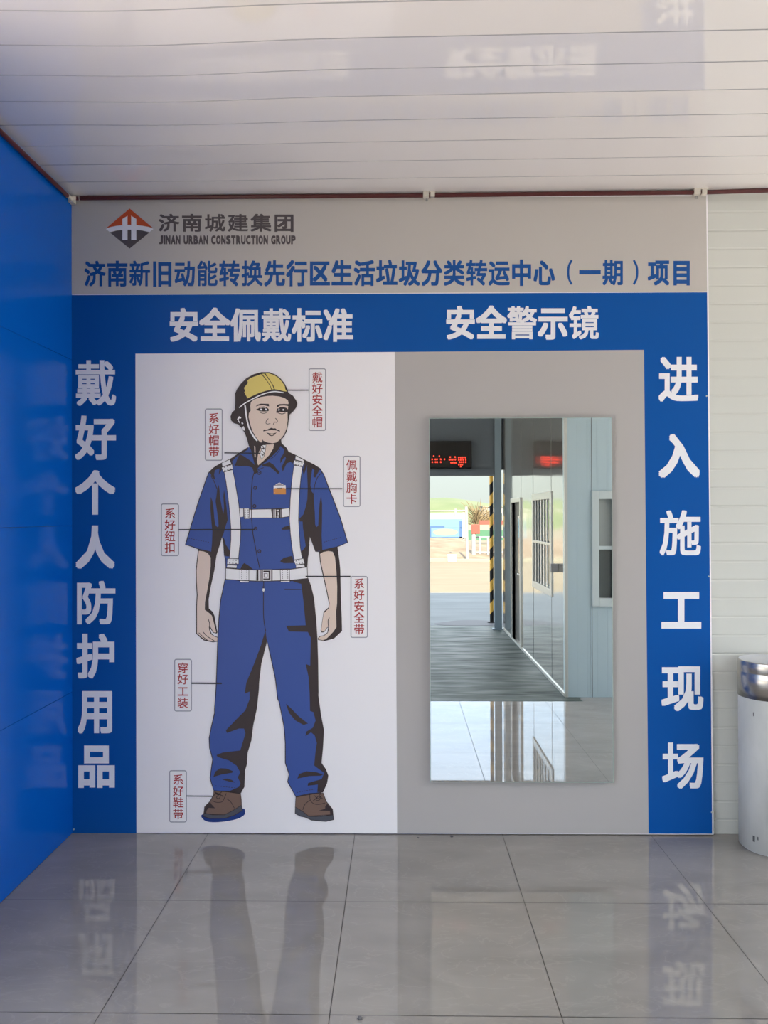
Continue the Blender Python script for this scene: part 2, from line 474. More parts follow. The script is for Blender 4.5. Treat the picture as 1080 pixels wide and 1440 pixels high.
# gateway behind the photographer
gw = MB()
gw.box(XL - .05, XC + .10, -D2, -D2 - .08, 2.42, HC + .16, 'steel_dark')
gw.box(XL - .05, XC - .08, -D2 + .05, -D2 - .12, 2.33, 2.43, 'steel_dark')
structure(gw, 'wall_gateway')
def column(x, name):
    c = MB()
    c.box(x - .05, x + .05, -D2 + .06, -D2 + .052, 0, HC, 'column_grey'); c.box(x - .05, x + .05, -D2 - .04, -D2 - .048, 0, HC, 'column_grey'); c.box(x - .006, x + .006, -D2 + .052, -D2 - .04, 0, HC, 'column_grey')
    c.box(x - .09, x + .09, -D2 + .09, -D2 - .08, 0, .012, 'column_grey')
    structure(c, name)
column(1.50, 'pillar_gateway')
column(XL + .05, 'pillar_gateway_left')

# yard
g = MB()
g.add([(XL - .15, -D2 - .3, .0), (XC + 3, -D2 - .3, .0), (XC + 3, -13.4, .0), (XL - .15, -13.4, .0)], [(3, 2, 1, 0)], 'apron')
for (xa, xb) in ((-24, XL - .14), (XR + .05, 24)):  # unseen strips on both sides, added as light reflectors
    g.add([(xa, 2, -.004), (xb, 2, -.004), (xb, -12, -.004), (xa, -12, -.004)], [(3, 2, 1, 0)], 'bounce_apron')
g.add([(-60, -D2 - .35, -.004), (60, -D2 - .35, -.004), (60, -140, -.004), (-60, -140, -.004)], [(3, 2, 1, 0)], 'ground')
g.add([(-60, 4, -.02), (60, 4, -.02), (60, -D2 - .3, -.02), (-60, -D2 - .3, -.02)], [(3, 2, 1, 0)], 'ground')
structure(g, 'ground')

# ------------------------------------------------------------------ THE POSTER
LAYER = 0.0004
class Art:
    """flat print: filled outlines, lines and lettering on the poster face, one mesh per part"""
    def __init__(self, base):
        self.base = base            # print layer, 1 = nearest to the board
        self.mb = MB()
        self.k = 0
    def y(self, dl): return -LAYER * (self.base + dl)
    def fill(self, pts, m, dl=0, smooth=False):
        if smooth: pts = spline(pts, True)
        w = [on_wall(*p) for p in pts]
        self.k += 1
        y = self.y(dl) - 6e-6 * min(self.k, 55)
        tri = tessellate_polygon([[Vector((a, b, 0)) for a, b in w]])
        vs = [(a, y, b) for a, b in w]
        fs = []
        for t in tri:
            a, b, c = (Vector((w[i][0], w[i][1])) for i in t)
            cr = (b - a).cross(c - a)
            if abs(cr) < 1e-12: continue
            fs.append(tuple(t) if cr > 0 else tuple(reversed(t)))
        self.mb.add(vs, fs, m)
        return self
    def line(self, pts, width, m, dl=0, smooth=False, closed=False):
        if smooth: pts = spline(pts, closed)
        n = len(pts); out = []
        P = [Vector(p) for p in pts]
        L_, R_ = [], []
        for i in range(n):
            a = P[(i - 1) % n] if (closed or i) else P[i]; b = P[(i + 1) % n] if (closed or i < n - 1) else P[i]
            d = (b - a)
            if d.length < 1e-6: d = Vector((1, 0))
            d.normalize(); nrm = Vector((-d.y, d.x)) * (width / 2)
            L_.append(P[i] + nrm); R_.append(P[i] - nrm)
        y = self.y(dl)
        vs = [(*[on_wall(*p)[0]], y, on_wall(*p)[1]) for p in L_ + R_]
        fs = [(i, (i + 1) % n, n + (i + 1) % n, n + i) for i in range(n if closed else n - 1)]
        self.mb.add(vs, [tuple(reversed(f)) for f in fs], m)
        return self
    def glyph(self, ch, cx, cy, sx, sy, m, bold=0.0, dl=0, fit=None):
        """one character; sx, sy = em size in pixels, or fit = (x0, y0, x1, y1) box of the inked shape"""
        v, f = glyph_mesh(ch)
        bold *= max(0.55, min(1.15, 1.25 - len(v) / 160))      # dense characters are cut with thinner strokes
        if fit:
            x0 = min(p[0] for p in v) - bold; x1 = max(p[0] for p in v) + bold; y0 = min(p[1] for p in v) - bold; y1 = max(p[1] for p in v) + bold
            T = lambda p: (fit[0] + (p[0] - x0) / (x1 - x0) * (fit[2] - fit[0]), fit[3] - (p[1] - y0) / (y1 - y0) * (fit[3] - fit[1]))
        else:
            T = lambda p: (cx + (p[0] - 0.5) * sx, cy - (p[1] - 0.38) * sy)
        shifts = [(0, 0)]
        if bold:
            shifts += [(a * bold, b * bold) for a in (-1, 0, 1) for b in (-1, 0, 1) if a or b]
        for k, (dx, dy) in enumerate(shifts):
            vs = []
            for p in v:
                q = on_wall(*T((p[0] + dx, p[1] + dy)))
                vs.append((q[0], self.y(dl) - k * 0.00002, q[1]))
            self.mb.add(vs, f, m)
        return self
    def build(self, name, parent): return self.mb.build(name, parent)

_glyphs = {}
def glyph_mesh(ch):
    if ch not in _glyphs:
        c = bpy.data.curves.new('glyph', 'FONT'); c.body = ch; c.size = 1; c.resolution_u = 3
        o = bpy.data.objects.new('glyph', c); COL.objects.link(o)
        bpy.context.view_layer.update()
        me = bpy.data.meshes.new_from_object(o)
        _glyphs[ch] = ([(v.co.x, v.co.y) for v in me.vertices], [tuple(p.vertices) for p in me.polygons])
        bpy.data.objects.remove(o); bpy.data.curves.remove(c); bpy.data.meshes.remove(me)
    return _glyphs[ch]

def spline(pts, closed, sub=4):
    n = len(pts); out = []
    for i in range(n if closed else n - 1):
        p0 = pts[(i - 1) % n] if closed or i else pts[i]; p1 = pts[i]; p2 = pts[(i + 1) % n]; p3 = pts[(i + 2) % n] if closed or i < n - 2 else p2
        for s in range(sub):
            t = s / sub
            out.append(tuple(0.5 * (2 * p1[k] + (p2[k] - p0[k]) * t + (2 * p0[k] - 5 * p1[k] + 4 * p2[k] - p3[k]) * t * t + (3 * p1[k] - p0[k] - 3 * p2[k] + p3[k]) * t ** 3) for k in (0, 1)))
    if not closed: out.append(pts[-1])
    return out

banner = thing('safety_poster', 'large blue and grey safety poster with a printed worker on the back wall', 'poster', (-0.05, 0, 0))
b = MB()
bc = [on_wall(*p) for p in ((97.5, 278), (995, 273.5), (1003.5, 1173.5), (98, 1172.5))]
vs = [(x, 0.0, z) for x, z in bc] + [(x, BW - .002, z) for x, z in bc]
vs = [(max(v[0], XL + .0015), v[1], max(v[2], 0.001)) for v in vs]
b.add(vs, [(3, 2, 1, 0), (4, 5, 6, 7), (0, 1, 5, 4), (1, 2, 6, 5), (2, 3, 7, 6), (3, 0, 4, 7)], 'p_white')
b.build('board', banner)
def face(name, pts, m, layer=1):
    return Art(layer).fill(pts, m).build(name, banner)
face('grey_header', [(98, 280), (993, 276), (994.3, 410), (98, 414)], 'p_grey_top')
face('blue_field', [(98, 415), (994.3, 411), (1001.5, 1172.5), (98, 1171.5)], 'p_blue')
face('white_field', [(190.5, 497.5), (555, 495), (558.5, 1171.5), (192, 1171)], 'p_white', 2)
face('grey_field', [(555, 495), (905.5, 492), (912, 1172.5), (558.5, 1171.5)], 'p_grey', 2)
for px, py in ((993.5, 557), (996.5, 810.5), (1000.5, 1142), (104, 1166)):
    x, z = on_wall(px, py)
    scr = MB(); scr.tube([(x, 0, z), (x, -.004, z)], .004, 'alu', 8); scr.build('fixing_screw', banner)

# emblem
def crop(o, s):
    return lambda pts: [(o[0] + x / s, o[1] + y / s) for x, y in pts]
c = crop((140, 285), 3.724)
em = Art(3)
em.fill(c([(33, 136), (158, 31), (283, 136), (262, 128), (225, 121), (190, 117), (158, 116), (126, 117), (90, 121), (55, 128)]), 'p_orange')
em.fill(c([(33, 138), (55, 129), (90, 122), (126, 118), (158, 117), (190, 118), (225, 122), (262, 129), (283, 138), (262, 155), (225, 146), (190, 142), (158, 141), (126, 142), (90, 146), (54, 155)]), 'p_letter')
em.fill(c([(54, 156), (90, 147), (126, 143), (158, 142), (190, 143), (225, 147), (262, 156), (158, 241)]), 'p_caption')
em.fill(c([(120, 86), (147, 69), (147, 196), (120, 196)]), 'p_letter', 1)
em.fill(c([(166, 69), (193, 86), (193, 196), (166, 196)]), 'p_letter', 1)
em.fill(c([(146, 117), (167, 117), (167, 142), (146, 142)]), 'p_letter', 1)
em.build('emblem', banner)

def row(name, text, x0, x1, cy, sx, sy, m, bold, layer=3, slope=0.0, parent=None):
    """evenly spaced row; x0, x1 = centres of the first and last character"""
    a = Art(layer)
    for i, ch in enumerate(text):
        u = i / (len(text) - 1)
        if ch == ' ': continue
        a.glyph(ch, x0 + (x1 - x0) * u, cy + slope * u, sx, sy, m, bold)
    return a.build(name, parent or banner)

row('lettering', '济南城建集团', 237.5, 399.5, 313.5, 30, 26, 'p_caption', .030)
# the Latin line, set glyph by glyph to its own width
a = Art(3)
txt = 'JINAN URBAN CONSTRUCTION GROUP'
wid = {'J': .50, 'I': .27, 'M': .8, ' ': .30}
tot = sum(wid.get(ch, .56) for ch in txt); x = 223.5
for ch in txt:
    wch = wid.get(ch, .56) / tot * (416 - 223.5)
    if ch != ' ':
        pad = 0.35
        a.glyph(ch, 0, 0, 0, 0, 'p_caption', .05, fit=(x + pad, 331.2, x + wch - pad, 343.6))
    x += wch
a.build('lettering', banner)
row('lettering', '济南新旧动能转换先行区生活垃圾分类转运中心', 133.5, 765, 385, 30.5, 37.5, 'p_title', .033, slope=-1.5)
a = Art(3)
for ch, cx in (('一', 829.5), ('期', 862), ('项', 926), ('目', 958.5)):
    a.glyph(ch, cx, 383.2, 30.5, 37.5, 'p_title', .033)
a.line([(804, 366), (800, 374), (799, 383), (800, 392), (804, 400)], 3, 'p_title', smooth=True)
a.line([(891, 366), (895, 374), (896, 383), (895, 392), (891, 400)], 3, 'p_title', smooth=True)
a.build('lettering', banner)
row('lettering', '安全佩戴标准', 258.7, 475.6, 457, 43.5, 48.5, 'p_letter', .034)
row('lettering', '安全警示镜', 647.5, 821, 454, 43.5, 48.5, 'p_letter', .034)
def column_text(chars, o, s):
    for ch, (x0, y0, x1, y1) in chars:
        a = Art(3)
        a.glyph(ch, 0, 0, 0, 0, 'p_letter', .032, fit=(o[0] + x0 / s, o[1] + y0 / s, o[0] + x1 / s, o[1] + y1 / s))
        a.build('lettering', banner)
column_text([('戴', (36, 58, 160, 198)), ('好', (34, 228, 160, 364)), ('个', (34, 395, 158, 532)), ('人', (36, 565, 156, 698)), ('防', (40, 735, 158, 868)),
             ('护', (38, 897, 155, 1035)), ('用', (42, 1073, 148, 1204)), ('品', (44, 1240, 156, 1370))], (90, 480), 2.182)
column_text([('进', (926, 502, 982, 565)), ('入', (926, 610, 984, 672)), ('施', (927.5, 717.5, 985.5, 781)), ('工', (930, 832.5, 986, 884)), ('现', (930, 937, 989, 1000)), ('场', (931, 1044, 989, 1109))], (0, 0), 1)

# call-outs: white box, red characters, thin pointer
def callout(box, text, cx, ys, pointer, pw=1.5):
    x0, y0, x1, y1 = box
    r = 3.0
    def rr(g):
        X0, Y0, X1, Y1 = x0 + g, y0 + g, x1 - g, y1 - g; q = max(r - g, .6); out = []
        for (ax, ay, s) in ((X1 - q, Y0 + q, -90), (X1 - q, Y1 - q, 0), (X0 + q, Y1 - q, 90), (X0 + q, Y0 + q, 180)):
            out += [(ax + q * math.cos(math.radians(s + t)), ay + q * math.sin(math.radians(s + t))) for t in (0, 30, 60, 90)]
        return out
    a = Art(3); a.fill(rr(0), 'p_border'); a.fill(rr(1.4), 'p_box', 1)
    o = a.build('callout_box', banner)
    a = Art(5)
    for ch, cy in zip(text, ys): a.glyph(ch, cx, cy, 15.6, 15.6, 'p_red', .012)
    a.build('lettering', o)
    a = Art(22); a.line(pointer, pw, 'p_line'); a.build('pointer_line', o)
callout((434, 518, 458.5, 606), '戴好安全帽', 446.3, (530.7, 546.4, 562, 577.8, 593.8), [(403, 549), (434, 549)])
callout((288, 574.5, 313.2, 648), '系好帽带', 301, (588, 603.8, 619.3, 635), [(316, 637), (366, 637.5)])
callout((482.3, 641, 507, 713), '佩戴胸卡', 494.6, (654, 670.3, 685.8, 701.5), [(402, 687.3), (481.5, 687.3)])
callout((226.3, 708, 251.8, 782), '系好纽扣', 239.3, (722, 738, 754, 769.8), [(252, 744.8), (359, 744.6)])
callout((492.8, 810, 517.3, 897), '系好安全带', 505, (820.6, 836.5, 852.5, 868.5, 884.8), [(430, 810.4), (493, 810.4)])
callout((245, 926.5, 270, 1000.5), '穿好工装', 257.3, (939, 955, 972, 988.2), [(270, 960.3), (312.5, 960.5)], 2.0)
callout((238, 1083, 262.8, 1156.5), '系好鞋带', 250.8, (1096, 1112.3, 1128.3, 1144.5), [(263, 1118.6), (299, 1119)])

# the printed worker
pic = Art(6)
H = crop((330, 510), 10.8); T = crop((270, 500), 4.5)
A = crop((260, 620), 9.0); B = crop((370, 620), 9.0); Ec = crop((310, 770), 8.31)
Fa = crop((260, 760), 9.6); Ga = crop((420, 760), 9.6)
Hc = crop((290, 810), 6.353); Ic = crop((280, 960), 5.684); J = crop((275, 1095), 5.4)
# arms
shirt_o = A([(800, 85), (700, 150), (580, 230), (440, 295), (370, 340), (305, 400), (270, 490), (230, 610), (170, 780), (100, 1010), (10, 1312), (100, 1340), (180, 1370), (320, 1402), (400, 1440), (412, 1400), (440, 1310), (470, 1212), (492, 1290), (502, 1440)]) + Ec([(60, 130), (66, 245), (230, 258), (420, 262), (600, 262), (820, 256), (1012, 230), (1020, 110)]) + \
    B([(572, 1440), (578, 1300), (592, 1198), (665, 1398), (710, 1402), (750, 1385), (940, 1340), (1070, 1285), (980, 980), (900, 770), (830, 590), (770, 430), (720, 350), (640, 300), (520, 240), (415, 185), (320, 140), (300, 100), (235, 35), (140, 40), (0, 50)])
pic.fill(shirt_o, 'p_ink')
o_w = pic.build('worker_picture', banner)
def make_arm(outline, skin, strokes):
    a = Art(6); a.fill(outline, 'p_ink'); a.fill(skin, 'p_skin', 1)
    for p in strokes: a.line(p, 1.0, 'p_ink', 2, smooth=True)
    a.build('bare_arm', o_w)
make_arm(Fa([(182, 112), (163, 260), (148, 400), (150, 560), (162, 740), (152, 900), (154, 1100), (152, 1258), (258, 1350), (380, 1374), (452, 1364), (456, 1306), (400, 1288), (362, 1256), (340, 1200), (342, 1172), (385, 1246), (430, 1256), (442, 1240), (430, 1190), (402, 1020), (380, 965), (325, 918), (322, 800), (345, 650), (400, 400), (432, 170), (430, 130), (350, 90)]), Fa([(190, 140), (250, 146), (310, 170), (350, 230), (350, 350), (330, 520), (300, 690), (273, 830), (270, 935), (330, 980), (365, 1012), (385, 1080), (410, 1180), (425, 1238), (412, 1245), (385, 1236), (350, 1170), (326, 1160), (328, 1200), (352, 1262), (400, 1297), (446, 1312), (446, 1352), (380, 1362), (265, 1336), (165, 1252), (166, 1100), (165, 900), (174, 740), (162, 560), (160, 400), (175, 260)]),
         (Fa([(315, 1055), (335, 1115), (340, 1165), (385, 1240)]), Fa([(190, 1245), (255, 1308), (305, 1345)]), Fa([(250, 1235), (300, 1290), (400, 1355)])))
make_arm(Ga([(275, 140), (286, 280), (328, 480), (378, 700), (408, 850), (402, 905), (338, 960), (326, 1030), (308, 1150), (296, 1222), (312, 1242), (345, 1238), (378, 1190), (398, 1170), (388, 1240), (340, 1280), (285, 1290), (260, 1318), (262, 1342), (350, 1358), (480, 1322), (586, 1222), (582, 1050), (572, 850), (566, 600), (562, 400), (552, 280), (520, 60), (400, 80)]), Ga([(290, 182), (330, 156), (400, 142), (460, 152), (490, 222), (510, 420), (520, 620), (518, 850), (505, 960), (510, 1170), (470, 1230), (420, 1282), (370, 1330), (330, 1346), (276, 1336), (268, 1318), (292, 1298), (342, 1288), (394, 1248), (410, 1190), (404, 1160), (380, 1176), (345, 1228), (312, 1228), (306, 1200), (320, 1100), (338, 985), (410, 912), (418, 840), (388, 690), (342, 480), (300, 290)]),
         (Ga([(415, 1040), (398, 1085), (402, 1160)]),))
# shirt
sh = Art(9)
sh.fill(shirt_o, 'p_work'); sh.line(shirt_o[:-3], 1.1, 'p_ink', 1)
ink = lambda pts, smooth=False: sh.fill(pts, 'p_ink', 1, smooth)
ink(A([(580, 232), (440, 297), (370, 341), (308, 398), (332, 420), (342, 452), (388, 500), (372, 430), (382, 372), (440, 350), (430, 430), (472, 362), (492, 392), (600, 320), (640, 250), (690, 165)]))
sh.fill(A([(640, 215), (680, 180), (640, 290), (615, 310), (600, 260)]), 'p_work', 2)
ink(A([(330, 710), (350, 760), (365, 850), (375, 980), (388, 1062), (412, 1090), (428, 1082), (425, 1000), (410, 900), (390, 760), (402, 700), (412, 600), (430, 555), (440, 620), (446, 700), (470, 840), (488, 925), (498, 850), (488, 700), (498, 620), (515, 720), (530, 850), (545, 1000), (520, 1070), (490, 1180), (470, 1218), (440, 1320), (405, 1440), (330, 1440), (345, 1300), (350, 1150), (336, 1000), (325, 850)]))
ink(A([(475, 1205), (500, 1240), (520, 1310), (570, 1390), (575, 1440), (500, 1440), (492, 1300)]))
ink(A([(695, 170), (740, 190), (830, 250), (880, 300), (930, 400), (880, 420), (855, 340), (790, 318), (690, 320), (635, 312), (665, 230)]))
ink(A([(700, 150), (800, 85), (800, 110), (720, 160)]))
ink(Ec([(45, 0), (100, 30), (105, 105), (62, 100)]))
ink(B([(215, 60), (235, 30), (300, 90), (320, 140), (415, 188), (400, 240), (372, 290), (350, 265), (300, 285), (250, 390), (235, 330), (290, 225), (285, 205), (260, 220), (218, 285), (222, 220), (258, 165), (270, 110)]))
ink(B([(-10, 300), (80, 268), (130, 298), (170, 350), (212, 395), (192, 422), (150, 380), (90, 332), (-10, 322)]))
ink(B([(235, 35), (200, 110), (120, 190), (40, 260), (-30, 310), (-90, 370), (-60, 300), (0, 240), (70, 170), (130, 90), (140, 50)]))
ink(B([(555, 315), (610, 310), (622, 360), (605, 480), (600, 560), (615, 640), (640, 670), (645, 780), (655, 900), (660, 1060), (680, 1090), (698, 1070), (708, 900), (715, 800), (735, 690), (748, 800), (747, 1000), (742, 1200), (750, 1387), (670, 1397), (592, 1197), (578, 1300), (572, 1440), (490, 1440), (500, 1390), (540, 1330), (520, 1200), (505, 1100), (500, 1020), (465, 1020), (460, 985), (510, 930), (545, 820), (560, 740), (565, 600), (560, 450)]))
ink(B([(520, 245), (640, 300), (725, 355), (700, 395), (660, 467), (635, 450), (650, 372), (612, 340), (560, 310), (515, 440), (500, 370), (525, 300)]))
ink(B([(235, 1105), (275, 1085), (340, 1070), (340, 1122), (245, 1126)]))
ink(Ec([(697, 160), (740, 120), (840, 95), (860, 180), (740, 182)]))
ink(Ec([(235, 250), (260, 200), (280, 180), (330, 210), (385, 252)]))
ink(Ec([(945, 45), (990, 10), (1042, -40), (1022, 110), (1014, 228), (985, 230), (965, 130)]))
for p, w_ in ((A([(330, 440), (380, 530), (408, 610)]), 1), (A([(690, 165), (650, 240), (620, 312)]), 1), (A([(880, 395), (858, 480), (845, 620), (840, 760), (846, 950), (860, 1150), (890, 1320), (912, 1440)]) + Ec([(430, 110), (462, 245)]), 1.1),
              (A([(885, 400), (920, 370), (1000, 338)]), 0.9), (B([(745, 400), (690, 462), (655, 560), (640, 680)]), 1), (B([(80, 240), (150, 190), (215, 110)]), 0.8), (B([(600, 860), (640, 700)]), 0.8), (A([(640, 320), (700, 250)]), 0.8)):
    sh.line(p, w_, 'p_ink', 2, smooth=True)
def dashes(p0, p1, n_, w_=0.7):
    for i in range(n_):
        a_ = i / n_; b_ = (i + .55) / n_
        sh.line([(p0[0] + (p1[0] - p0[0]) * a_, p0[1] + (p1[1] - p0[1]) * a_), (p0[0] + (p1[0] - p0[0]) * b_, p0[1] + (p1[1] - p0[1]) * b_)], w_, 'p_ink', 2)
dashes(A([(50, 1232)])[0], A([(320, 1285)])[0], 9); dashes(B([(775, 1280)])[0], B([(1000, 1215)])[0], 9)
sh.build('work_shirt', o_w)
for p in A([(942, 402), (892, 595), (882, 825), (897, 1110), (945, 1395)]):
    bt = Art(13)
    rr_ = 2.6 if p[1] < 670 else 2.1
    bt.line([(p[0] + rr_ * math.cos(t * math.pi / 6), p[1] + rr_ * math.sin(t * math.pi / 6)) for t in range(12)], 1.2, 'p_ink', 0, closed=True)
    bt.line([(p[0] - rr_ * .3, p[1]), (p[0] + rr_ * .5, p[1] + .3)], .9, 'p_ink')
    bt.build('shirt_button', o_w)
# trousers
tr = Art(9)
leg_o = Hc([(170, 25), (150, 120), (130, 220), (115, 380), (105, 560), (98, 760), (90, 1000), (76, 1190)]) + Ic([(125, 240), (100, 350), (82, 440), (85, 520), (110, 610), (100, 680), (90, 760), (100, 800), (120, 862), (230, 870), (330, 885), (360, 830), (365, 700), (380, 650), (385, 560), (415, 460), (430, 340), (460, 200), (475, 60)]) + \
    Hc([(470, 950), (490, 780), (542, 575), (560, 640), (590, 780), (620, 920), (640, 1100)]) + Ic([(640, 150), (680, 350), (690, 480), (690, 640), (720, 730), (708, 790), (775, 912), (990, 872), (1020, 800), (1030, 740), (1010, 690), (975, 640), (985, 540), (995, 380), (970, 250), (950, 100)]) + \
    Hc([(1000, 1040), (996, 750), (990, 560), (980, 400), (960, 200), (935, 90), (910, 20), (740, 45), (500, 40), (300, 40)])
tr.fill(leg_o, 'p_work'); tr.line(leg_o, 1.2, 'p_ink', 1, closed=True)
ti = lambda pts, smooth=False: tr.fill(pts, 'p_ink', 2, smooth)
ti(Hc([(770, 45), (908, 22), (940, 110), (960, 200), (980, 400), (990, 560), (996, 750), (1000, 1060)]) + Ic([(950, 100), (970, 250), (995, 380), (985, 540), (975, 640), (1010, 690), (1030, 740), (1020, 800), (990, 872), (945, 872), (950, 812), (868, 822), (872, 800), (980, 768), (1000, 720), (920, 660), (930, 560), (942, 480), (925, 420), (895, 395), (850, 427), (860, 388), (910, 358), (932, 300), (915, 235), (890, 225)]) + Hc([(928, 1200), (925, 1050), (915, 900), (890, 785), (930, 800), (935, 550), (908, 498), (740, 495), (715, 445), (890, 440), (870, 230), (850, 70)]))
ti(Hc([(530, 485), (543, 580), (490, 780), (470, 950), (452, 1150)]) + Ic([(460, 200), (430, 340), (415, 460), (385, 560), (380, 650), (362, 700), (365, 780), (355, 835), (330, 885), (240, 866), (320, 830), (332, 800), (310, 755), (330, 715), (300, 660), (240, 620), (150, 592), (140, 577), (190, 556), (330, 540), (372, 402), (360, 365), (320, 365), (225, 400), (215, 380), (300, 290), (370, 220), (405, 130), (405, 70)]) + Hc([(345, 1050), (360, 950), (430, 780), (490, 620)]))
ti(Ic([(115, 752), (130, 710), (170, 682), (220, 684), (272, 705), (265, 718), (180, 732)])); ti(Ic([(185, 772), (225, 764), (262, 775), (290, 797), (240, 788)]))
ti(Ic([(695, 168), (722, 190), (800, 270), (872, 325), (835, 336), (770, 300), (720, 240)])); ti(Ic([(785, 765), (800, 728), (860, 706), (940, 714), (992, 732), (970, 742), (880, 745)]))
tr.line(Hc([(515, 40), (513, 200), (515, 380), (532, 490)]), 1.1, 'p_ink', 2, smooth=True); tr.line(Hc([(700, 116), (850, 119)]), .8, 'p_ink', 2)
tr.fill(Hc([(505, 110), (524, 110), (527, 128), (513, 145), (500, 128)]), 'p_strap', 3); tr.line(Hc([(505, 90), (505, 108), (500, 128), (513, 146), (527, 128), (523, 108), (523, 90)]), .6, 'p_ink', 4)
_s = sh; sh = tr
dashes(Ic([(130, 822)])[0], Ic([(300, 840)])[0], 8); dashes(Ic([(780, 876)])[0], Ic([(940, 845)])[0], 8)
sh = _s
tr.build('work_trousers', o_w)
# boots
bo = Art(8)
bo.fill(J([(55, 268), (58, 305), (105, 327), (200, 326), (310, 306), (368, 276), (376, 245), (352, 224), (200, 250)]), 'p_shadow', smooth=True)
bl = J([(138, 92), (240, 94), (343, 113), (348, 160), (350, 205), (310, 224), (230, 272), (62, 268), (70, 212), (110, 172), (138, 122)])
bo.fill(bl, 'p_boot', 1); bo.line(bl, .9, 'p_ink', 2, closed=True)
sl = J([(62, 258), (130, 272), (220, 272), (270, 248), (310, 224), (350, 198), (356, 238), (318, 262), (300, 274), (225, 298), (110, 300), (62, 284)])
bo.fill(sl, 'p_sole', 3); bo.line(sl, .9, 'p_ink', 4, closed=True)
bo.fill(J([(80, 205), (112, 176), (125, 195), (150, 222), (100, 220), (85, 240), (80, 265), (66, 262), (70, 225)]), 'p_ink', 3)
for p in (J([(238, 150), (270, 175), (296, 222)]), J([(128, 165), (160, 177), (200, 174), (218, 150), (235, 108)]), J([(140, 125), (165, 110), (190, 125), (180, 148), (160, 140), (185, 118), (210, 135)]), J([(150, 100), (170, 120), (200, 98)]), J([(145, 98), (215, 132)])):
    bo.line(p, .9, 'p_ink', 4, smooth=True)
bo.build('work_boot', o_w)
bo = Art(8)
br = J([(762, 134), (868, 110), (970, 108), (992, 170), (1040, 230), (1046, 270), (860, 284), (815, 250), (758, 218)])
bo.fill(br, 'p_boot', 1); bo.line(br, .9, 'p_ink', 2, closed=True)
sr = J([(757, 212), (820, 250), (860, 284), (950, 284), (1046, 272), (1050, 308), (990, 322), (880, 312), (828, 288), (800, 284), (757, 262)])
bo.fill(sr, 'p_sole', 3); bo.line(sr, .9, 'p_ink', 4, closed=True)
bo.fill(J([(985, 210), (1000, 188), (1040, 235), (1046, 268), (1024, 275), (1020, 242), (935, 240), (985, 226)]), 'p_ink', 3)
for p in (J([(815, 235), (830, 195), (868, 160)]), J([(868, 110), (872, 160), (900, 188), (940, 192), (985, 182)]), J([(905, 125), (930, 150), (955, 125), (940, 160), (915, 160), (935, 130), (965, 150)]), J([(890, 170), (950, 115)])):
    bo.line(p, .9, 'p_ink', 4, smooth=True)
bo.build('work_boot', o_w)
# harness
ha = Art(14)
def strap(pts, w_=.8):
    ha.fill(pts, 'p_strap'); ha.line(pts, w_, 'p_ink', 1, closed=True)
strap(A([(500, 395), (605, 365), (630, 470), (660, 650), (685, 800), (700, 950), (710, 1100), (705, 1280)]) + Ec([(225, 0), (213, 128), (108, 128), (118, 0)]) + A([(585, 1250), (585, 1100), (570, 900), (545, 680), (520, 500)]))
strap(B([(392, 310), (500, 330), (480, 470), (465, 620), (455, 800), (450, 1000), (462, 1200)]) + Ec([(935, 0), (957, 128), (862, 142), (838, 0)]) + B([(350, 1200), (335, 1000), (345, 750), (360, 550), (375, 430)]))
strap(A([(470, 280), (570, 235), (590, 290), (480, 332)])); strap(A([(468, 336), (600, 297), (610, 355), (490, 396)]))
strap(B([(415, 187), (515, 240), (518, 268), (408, 240)])); strap(B([(395, 244), (523, 272), (500, 332), (385, 300)]))
strap(Ec([(85, 127), (215, 132), (215, 192), (80, 195)])); strap(Ec([(85, 197), (195, 207), (190, 240), (75, 235)]))
strap(Ec([(858, 150), (970, 125), (985, 187), (880, 202)])); strap(Ec([(883, 205), (980, 193), (987, 226), (885, 238)]))
strap(A([(690, 855), (745, 855), (745, 960), (700, 966)])); strap(A([(820, 868), (1080, 862), (1220, 862), (1325, 850), (1328, 955), (1220, 972), (1080, 975), (820, 975)])); strap(A([(750, 855), (815, 855), (820, 985), (755, 985)]))
strap(Ec([(65, 240), (230, 252), (420, 260), (600, 258), (820, 252), (1015, 226), (1020, 360), (820, 382), (600, 390), (420, 391), (230, 382), (65, 370)]), 1.2)
strap(Ec([(230, 252), (335, 252), (335, 406), (230, 406)])); strap(Ec([(700, 250), (808, 247), (812, 400), (705, 403)]))
ha.line(A([(846, 860), (846, 985)]), 1.0, 'p_ink', 2)
def stitches(p0, p1, n_):
    for i in range(n_):
        a_ = (i + .2) / n_; b_ = (i + .65) / n_
        ha.line([(p0[0] + (p1[0] - p0[0]) * a_, p0[1] + (p1[1] - p0[1]) * a_), (p0[0] + (p1[0] - p0[0]) * b_, p0[1] + (p1[1] - p0[1]) * b_)], .9, 'p_ink', 2)
for cv, p0, p1, k_ in ((Ec, (252, 262), (252, 395), 6), (Ec, (312, 262), (312, 395), 6), (Ec, (725, 260), (727, 392), 6), (Ec, (788, 258), (790, 392), 6), (Ec, (100, 145), (205, 150), 3), (Ec, (95, 180), (205, 185), 3), (Ec, (875, 158), (968, 140), 3), (Ec, (880, 190), (975, 178), 3),
                       (A, (490, 340), (595, 308), 3), (A, (495, 382), (600, 350), 3), (B, (402, 258), (512, 285), 3), (B, (400, 295), (500, 322), 3), (A, (765, 862), (768, 980), 4), (A, (803, 862), (806, 980), 4)):
    stitches(cv([p0])[0], cv([p1])[0], k_)
ha.build('safety_harness', o_w)
bu = Art(17)
bu.fill(Ec([(422, 256), (610, 254), (610, 388), (422, 390)]), 'p_strap'); bu.line(Ec([(422, 256), (610, 254), (610, 388), (422, 390)]), .7, 'p_ink', 1, closed=True)
